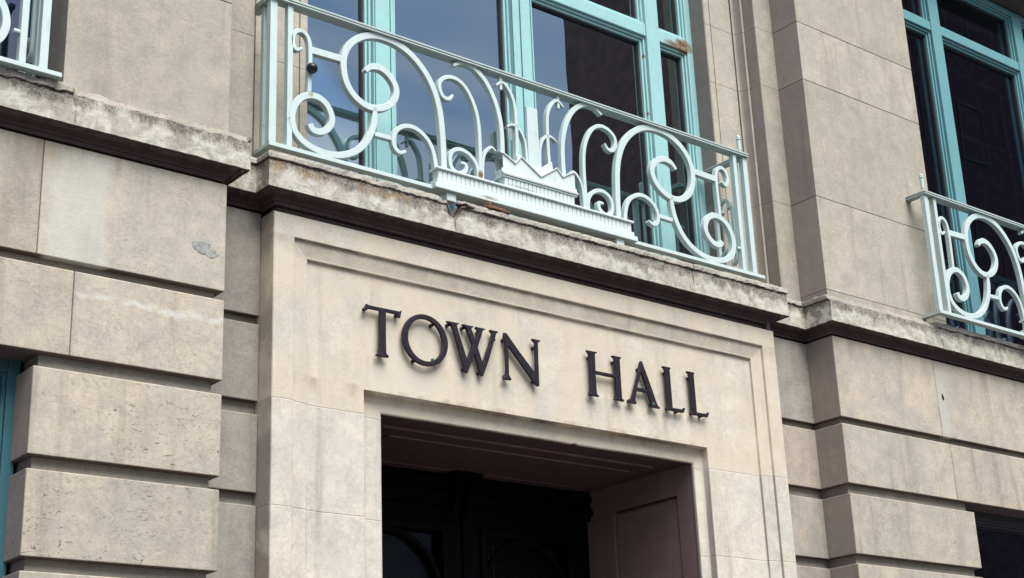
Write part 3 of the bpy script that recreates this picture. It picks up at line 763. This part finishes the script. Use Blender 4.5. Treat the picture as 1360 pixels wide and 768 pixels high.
    bm = bmesh.new(); bar(bm, -.812, .604, -.034, .045, zz(4.9265), zz(4.941)); bar(bm, -.812, .604, -.030, .045, zz(4.845), zz(4.8715)); bar(bm, -.829, .622, -.038, .050, -.003, zz(4.8445))
    rpart('base_plinth', bm, M['base_paint'], root, bev=.004)
    bm = bmesh.new(); ribbed(bm, -.350, .158, zz(4.9415), zz(4.992), -.024, 18); rpart('ribbed_band', bm, M['base_paint'], root)
    # cove with zigzag top
    bm = bmesh.new()
    prof = [(-.020, 5.003), (-.036, 5.004), (-.038, 5.014), (-.032, 5.019), (-.026, 5.023), (-.024, 5.032), (-.024, 5.045)]
    rr = []
    for y, z in prof: rr.append([bm.verts.new((x, y, zz(z))) for x in (-.368, .176)])
    for a, b in zip(rr, rr[1:]): bm.faces.new((a[0], a[1], b[1], b[0]))
    box(bm, -.358, .166, -.019, .045, zz(5.0035), zz(5.045))
    for (y, off, zig) in ((-.024, 0, [(-.381, 5.133), (-.355, 5.133), (-.272, 5.092), (-.228, 5.141), (-.090, 5.056), (.030, 5.137), (.072, 5.094), (.150, 5.140), (.172, 5.140)]),):
        n_ = len(zig)
        for yy, flip in ((y, 0), (.045, 1)):
            for i in range(n_ - 1):
                a, b = zig[i], zig[i + 1]
                vs = [bm.verts.new((max(-.358, min(.166, p[0])), yy, zz(p[1]))) for p in ((a[0], 5.045), (b[0], 5.045), b, a)]
                try: bm.faces.new(vs)
                except ValueError: pass
        # projecting lip along the zigzag
        for i in range(n_ - 1):
            a, b = zig[i], zig[i + 1]
            v = []
            for p in (a, b):
                for (yy, dz) in ((-.032, -.004), (-.032, .004), (.05, .004), (.05, -.004)): v.append(bm.verts.new((p[0], yy, zz(p[1] + dz))))
            for k in range(4): bm.faces.new((v[k], v[(k + 1) % 4], v[4 + (k + 1) % 4], v[4 + k]))
    rpart('crown', bm, M['base_paint'], root)
    bm = bmesh.new(); bar(bm, -.366, .174, -.030, .045, zz(4.9925), zz(5.0025)); rpart('crown_shelf', bm, M['base_paint'], root, bev=.002)
    bm = bmesh.new()
    zig = [(-.245, 5.150), (-.225, 5.164), (-.110, 5.094), (.010, 5.178), (.012, 5.150)]
    vs = [bm.verts.new((x, .002, zz(z))) for x, z in zig] + [bm.verts.new((x, .002, zz(5.05))) for x in (.012, -.245)]
    f = bm.faces.new(vs); e = bmesh.ops.extrude_face_region(bm, geom=[f])
    for v in e['geom']:
        if isinstance(v, bmesh.types.BMVert): v.co.y = -.014
    rpart('crown_plate', bm, M['base_paint'], root, bev=.002)
    # feet
    for x in (-.712, .50):
        bm = bmesh.new(); bar(bm, x - .030, x + .030, -.018, .03, -.052, -.0035); rpart('foot', bm, M['base_paint'], root, bev=.004)
    return root
r1 = railing(empty('balcony_railing', (0, YR, 4.817)))
tag(r1, 'whole mint white scrollwork railing with ribbed crown base on the ledge above the doorway', 'railing', None)
def copy_tree(o, parent=None):
    c = o.copy(); COL.objects.link(c); c.parent = parent
    for ch in list(o.children): copy_tree(ch, c)
    return c
r2 = copy_tree(r1); r2.location = (3.192 + 1.807, -.165 - .085, 4.785); r2.scale = (1, 1, 1.06)
r2['label'] = 'scrollwork railing cut off by the right edge, above the wall with a drill hole'
r3 = copy_tree(r1); r3.location = (-2.952 - 1.748, -.215, 4.752)
r3['label'] = 'end of a scrollwork railing at the top left corner, before the dim curtained window'
for o_ in (r1, r2, r3): o_['category'] = 'railing'
for ch in list(r2.children):
    if ch.name.startswith('return_post'): bpy.data.objects.remove(ch)

# black ball on the railing
bm = bmesh.new(); bmesh.ops.create_icosphere(bm, subdivisions=3, radius=.030)
for v in bm.verts:
    if v.co.x > .022: v.co.x = .022
    v.co.z *= .95
    v.co += v.co.normalized() * noise.noise(v.co * 40) * .002
o = link('black_cap', mesh_of(bm, 'black_cap'), M['black'], smooth=True); o.location = (-1.572, -.012, 5.297)
tag(o, 'round black lump on a thin scroll bar near the left end of a railing', 'knob')
# rusty scrap under the base
bm = bmesh.new()
box(bm, -.52, -.40, -.085, -.04, 4.757, 4.775); box(bm, -.515, -.50, -.09, -.03, 4.750, 4.790); box(bm, -.42, -.37, -.09, -.05, 4.752, 4.760)
for v in bm.verts: v.co.z += noise.noise(v.co * 20) * .01 - (v.co.x + .5) * .03
o = link('rusty_bracket', mesh_of(bm, 'rusty_bracket'), M['rust']); bevel(o, .003)
tag(o, 'small rusty flaking iron bracket lying on the ledge below the railing crown', 'bracket')

# ---------------------------------------------------------------- LETTERS
LT = {
'T': [(-1.267,4.065),(-1.248,4.098),(-1.238,4.092),(-1.21,4.0915),(-1.05,4.092),(-1.036,4.102),(-1.048,4.056),(-1.062,4.066),(-1.071,4.0745),(-1.134,4.075),(-1.135,3.951),(-1.134,3.859),(-1.119,3.846),(-1.119,3.838),(-1.192,3.838),(-1.192,3.845),(-1.175,3.858),(-1.171,3.945),(-1.170,4.075),(-1.227,4.075),(-1.240,4.070),(-1.252,4.060)],
'W': [(-.756,4.095),(-.678,4.095),(-.678,4.091),(-.692,4.082),(-.675,4.029),(-.630,3.903),(-.593,3.990),(-.632,4.080),(-.655,4.090),(-.655,4.095),(-.584,4.095),(-.584,4.091),(-.598,4.080),(-.573,4.016),(-.553,4.064),(-.558,4.082),(-.570,4.090),(-.570,4.095),(-.505,4.095),(-.505,4.091),(-.522,4.082),(-.560,3.985),(-.529,3.900),(-.483,4.012),(-.460,4.078),(-.475,4.090),(-.475,4.095),(-.418,4.095),(-.418,4.091),(-.434,4.080),(-.486,3.935),(-.530,3.833),(-.548,3.842),(-.580,3.945),(-.632,3.833),(-.650,3.846),(-.714,4.053),(-.730,4.080),(-.756,4.090)],
'N': [(-.380,4.097),(-.364,4.095),(-.280,4.006),(-.172,3.900),(-.168,4.076),(-.189,4.090),(-.189,4.095),(-.131,4.095),(-.131,4.090),(-.149,4.076),(-.151,4.0),(-.152,3.836),(-.163,3.834),(-.195,3.862),(-.355,4.030),(-.357,3.865),(-.342,3.846),(-.342,3.839),(-.397,3.839),(-.397,3.845),(-.378,3.860),(-.373,3.900),(-.374,4.040),(-.383,4.068)],
'H': [(.201,4.095),(.277,4.095),(.277,4.090),(.261,4.080),(.258,3.985),(.407,3.985),(.409,4.078),(.390,4.090),(.390,4.095),(.460,4.095),(.460,4.090),(.447,4.080),(.446,3.963),(.446,3.853),(.463,3.844),(.463,3.838),(.388,3.838),(.388,3.844),(.407,3.855),(.407,3.967),(.258,3.967),(.258,3.901),(.259,3.853),(.275,3.844),(.275,3.838),(.200,3.838),(.200,3.844),(.218,3.855),(.221,3.929),(.221,4.064),(.214,4.082),(.201,4.090)],
'L': [(.782,4.095),(.846,4.095),(.846,4.090),(.836,4.080),(.837,3.987),(.838,3.855),(.917,3.855),(.930,3.868),(.940,3.866),(.926,3.837),(.787,3.837),(.787,3.843),(.801,3.852),(.801,3.947),(.800,4.066),(.795,4.082),(.782,4.090)],
'A': [(.611,4.098),(.620,4.090),(.665,3.985),(.711,3.866),(.722,3.848),(.737,3.840),(.737,3.836),(.660,3.836),(.660,3.841),(.673,3.850),(.652,3.916),(.561,3.916),(.545,3.858),(.556,3.843),(.556,3.838),(.489,3.838),(.489,3.843),(.517,3.855),(.545,3.920),(.596,4.050),(.600,4.075)],
}
AH = [(.609, 4.035), (.647, 3.935), (.567, 3.935)]
def poly_solid(outer, holes, y0, y1):
    bm = bmesh.new(); edges = []
    def loop(pts):
        vs = [bm.verts.new((x, y0, z)) for x, z in pts]
        for i in range(len(vs)): edges.append(bm.edges.new((vs[i], vs[(i + 1) % len(vs)])))
    loop(outer)
    for h in holes: loop(h)
    bmesh.ops.triangle_fill(bm, use_beauty=True, use_dissolve=True, edges=edges)
    fs = list(bm.faces)
    e = bmesh.ops.extrude_face_region(bm, geom=fs)
    for v in e['geom']:
        if isinstance(v, bmesh.types.BMVert): v.co.y = y1
    return bm
def letter(ch, outer, holes, label, pegs, group=None):
    xc = sum(p[0] for p in outer) / len(outer)
    r = empty('letter_' + ch.lower(), (xc + .012, .008, 3.845))
    tag(r, label, 'letter', 'dark metal letters over the doorway')
    bm = poly_solid([(x - xc, z - 3.838) for x, z in outer], [[(x - xc, z - 3.838) for x, z in h] for h in holes], 0.0, .017)
    o = link('face', mesh_of(bm, 'face'), M['letter'], r); bevel(o, .0028, 2, 25)
    for (x, z) in pegs:
        bm = bmesh.new(); m_ = Matrix.Translation((x - xc, .026, z - 3.838)) @ Matrix.Rotation(math.pi / 2, 4, 'X')
        bmesh.ops.create_cone(bm, cap_ends=True, segments=10, radius1=.010, radius2=.009, depth=.026, matrix=m_)
        p = link('peg', mesh_of(bm, 'peg'), M['letter'], r)
    return r
letter('T', LT['T'], [], 'black metal capital T, the first letter of TOWN', [(-1.245, 4.075), (-1.055, 4.075), (-1.155, 3.87)])
c = (-.893, 3.968)
outer = [(c[0] + .141 * math.cos(t), c[1] + .136 * math.sin(t)) for t in [2 * math.pi * k / 56 for k in range(56)]]
inner = [(c[0] - .000 + .108 * math.cos(t), c[1] + .112 * math.sin(t)) for t in [2 * math.pi * k / 56 for k in range(56)]]
letter('O', outer, [inner], 'round black metal capital O between T and W, green spot inside its lower rim', [(-.955, 3.852), (-.84, 4.06), (-.82, 3.865)])
letter('W', LT['W'], [], 'black metal capital W with crossed middle strokes', [(-.640, 3.855), (-.542, 3.85), (-.735, 4.08), (-.44, 4.05), (-.64, 4.08), (-.54, 4.07)])
letter('N', LT['N'], [], 'black metal capital N, the last letter of TOWN', [(-.368, 3.86), (-.175, 3.86), (-.165, 4.05), (-.37, 4.06)])
letter('H', LT['H'], [], 'black metal capital H, the first letter of HALL', [(.235, 3.86), (.425, 3.86), (.235, 4.06), (.415, 4.06)])
letter('A', LT['A'], [AH], 'black metal capital A with bluish patina on its right foot', [(.52, 3.855), (.69, 3.855), (.605, 4.05)])
letter('L', LT['L'], [], 'black metal capital L directly after the A', [(.815, 4.06), (.815, 3.85), (.885, 3.842)])
letter('L', [(x + .195, z) for x, z in LT['L']], [], 'black metal capital L, the last letter of HALL', [(1.01, 4.06), (1.01, 3.85), (1.08, 3.842)])
# patina spots
for x, z, s, par in ((-.832, 3.872, .011, 'letter_o'),):
    r = bpy.data.objects[par]
    bm = bmesh.new(); bmesh.ops.create_icosphere(bm, subdivisions=2, radius=s, matrix=Matrix.Translation((x - r.location.x, .012, z - 3.838)) @ Matrix.Diagonal((1, .8, .9, 1)))
    link('patina', mesh_of(bm, 'patina'), M['verdigris'], r, True)
r = bpy.data.objects['letter_a']
bm = bmesh.new(); bmesh.ops.create_icosphere(bm, subdivisions=3, radius=.013, matrix=Matrix.Translation((.700 - r.location.x, .002, 3.855 - 3.838)) @ Matrix.Diagonal((1, .35, .9, 1)))
link('patina', mesh_of(bm, 'patina'), M['verdigris'], r, True)

# ---------------------------------------------------------------- setting
def ground(name, x0, x1, y0, y1, z, mat):
    bm = bmesh.new(); bm.faces.new([bm.verts.new(p) for p in ((x0, y0, z), (x1, y0, z), (x1, y1, z), (x0, y1, z))])
    o = link(name, mesh_of(bm, name), mat); tag(o, kind='structure'); return o
ground('ground', -600, 600, -600, 600, -.13, M['asphalt'])
boxobj('pavement', [(-60, 60, -3.2, .1, -.12, 0)], M['pavement'], None, .01)
tag(bpy.data.objects['pavement'], kind='structure')
# buildings across the street: what the windows mirror
def across(name, x0, x1, y, h, wallm, label, fl=3.6, pitch=3.0):
    b = empty(name, ((x0 + x1) / 2, y, 0)); tag(b, label, 'building')
    o = boxobj('wall', [(x0 - b.location.x, x1 - b.location.x, -6, 0, 0, h), (x0 - b.location.x - .2, x1 - b.location.x + .2, -6.2, .25, h, h + .5)], wallm, b, 0)
    n = int((x1 - x0 - 1) / pitch)
    for k in range(n):
        for f in range(int(h // fl)):
            x = x0 - b.location.x + 1.2 + k * pitch; z = 1.0 + f * fl
            w = boxobj('window', [(x, x + 1.4, -.1, .03, z, z + .1), (x, x + 1.4, -.1, .03, z + 2.0, z + 2.1), (x, x + .1, -.1, .03, z + .1, z + 2.0), (x + 1.3, x + 1.4, -.1, .03, z + .1, z + 2.0)], M['greyframe'], b, 0)
    bm = bmesh.new()
    for k in range(n):
        for f in range(int(h // fl)):
            x = x0 - b.location.x + 1.2 + k * pitch; z = 1.0 + f * fl
            box(bm, x + .1, x + 1.3, .002, .01, z + .1, z + 2.0)
    return b
M['dark_brick'] = simple('dark_brick', (.085, .050, .060), .9, 3, .3)
M['far_stone'] = simple('far_stone', (.16, .13, .12), .9, 3, .2)
across('office_block', 24.5, 62, -20, 34, M['dark_brick'], 'tall dark brick block across the street, mirrored in the right panes', 4.2, 3.4)
across('shop_row', -30, 14, -22, 7.5, M['far_stone'], 'low stone row of shops across the street', 3.6, 3.4)

# ---------------------------------------------------------------- light
SUN_EL, SUN_AZ = 58.0, -4.0     # azimuth measured from the facade normal towards +X
sd = Vector((math.sin(R(SUN_AZ)) * math.cos(R(SUN_EL)), -math.cos(R(SUN_AZ)) * math.cos(R(SUN_EL)), math.sin(R(SUN_EL))))
sun = bpy.data.lights.new('sun', 'SUN'); sun.energy = 5.0; sun.angle = R(44); sun.color = (1.0, .975, .90)
so = bpy.data.objects.new('sun', sun); COL.objects.link(so); so.rotation_euler = sd.to_track_quat('Z', 'Y').to_euler()
wd = bpy.data.worlds.new('World'); sc.world = wd; wd.use_nodes = True
t = wd.node_tree; t.nodes.clear()
def wn(typ, **k):
    n = t.nodes.new(typ)
    for a, v in k.items(): setattr(n, a, v)
    return n
sky = wn('ShaderNodeTexSky', sky_type='NISHITA'); sky.sun_disc = False
sky.sun_elevation = R(SUN_EL); sky.sun_rotation = math.atan2(sd.x, sd.y)
sky.air_density = 1.0; sky.dust_density = .5; sky.ozone_density = 1.0
bg = wn('ShaderNodeBackground'); bg.inputs[1].default_value = .15
tc = wn('ShaderNodeTexCoord'); nz_ = wn('ShaderNodeTexNoise'); nz_.inputs['Scale'].default_value = 2.2; nz_.inputs['Detail'].default_value = 4; nz_.inputs['Distortion'].default_value = .6
mp = wn('ShaderNodeMapping'); mp.inputs['Scale'].default_value = (1, 1, 2.2); mp.inputs['Location'].default_value = (.3, .2, .1)
mr = wn('ShaderNodeMapRange'); mr.inputs[1].default_value = .36; mr.inputs[2].default_value = .70
mx = wn('ShaderNodeMix', data_type='RGBA'); mx.inputs[7].default_value = (6.8, 6.5, 6.3, 1)
t.links.new(tc.outputs['Generated'], mp.inputs[0]); t.links.new(mp.outputs[0], nz_.inputs['Vector']); t.links.new(nz_.outputs[0], mr.inputs[0])
t.links.new(mr.outputs[0], mx.inputs[0]); t.links.new(sky.outputs[0], mx.inputs[6]); t.links.new(mx.outputs[2], bg.inputs[0])
wo = wn('ShaderNodeOutputWorld'); t.links.new(bg.outputs[0], wo.inputs[0])

# ---------------------------------------------------------------- camera
cam = bpy.data.cameras.new('camera'); co = bpy.data.objects.new('camera', cam); COL.objects.link(co)
yaw, pitch, roll = 0.6888563413751352, 0.34068642455621123, -0.04061660230074246
fwd = Vector((math.sin(yaw) * math.cos(pitch), math.cos(yaw) * math.cos(pitch), math.sin(pitch)))
rt = Vector((math.cos(yaw), -math.sin(yaw), 0)); up = rt.cross(fwd)
c_, s_ = math.cos(roll), math.sin(roll)
r2_ = c_ * rt + s_ * up; u2_ = -s_ * rt + c_ * up
mw = Matrix((r2_, u2_, -fwd)).transposed().to_4x4(); mw.translation = Vector((-8.751 * .6, -6.0, 1.6))
co.matrix_world = mw
cam.sensor_width = 36; cam.lens = 2043.62 * 36 / 1360; cam.clip_start = .05; cam.clip_end = 2000
cam.dof.use_dof = False
sc.camera = co
sc.render.engine = 'CYCLES'
sc.cycles.use_denoising = True
sc.view_settings.view_transform = 'Standard'; sc.view_settings.look = 'None'; sc.view_settings.exposure = 0
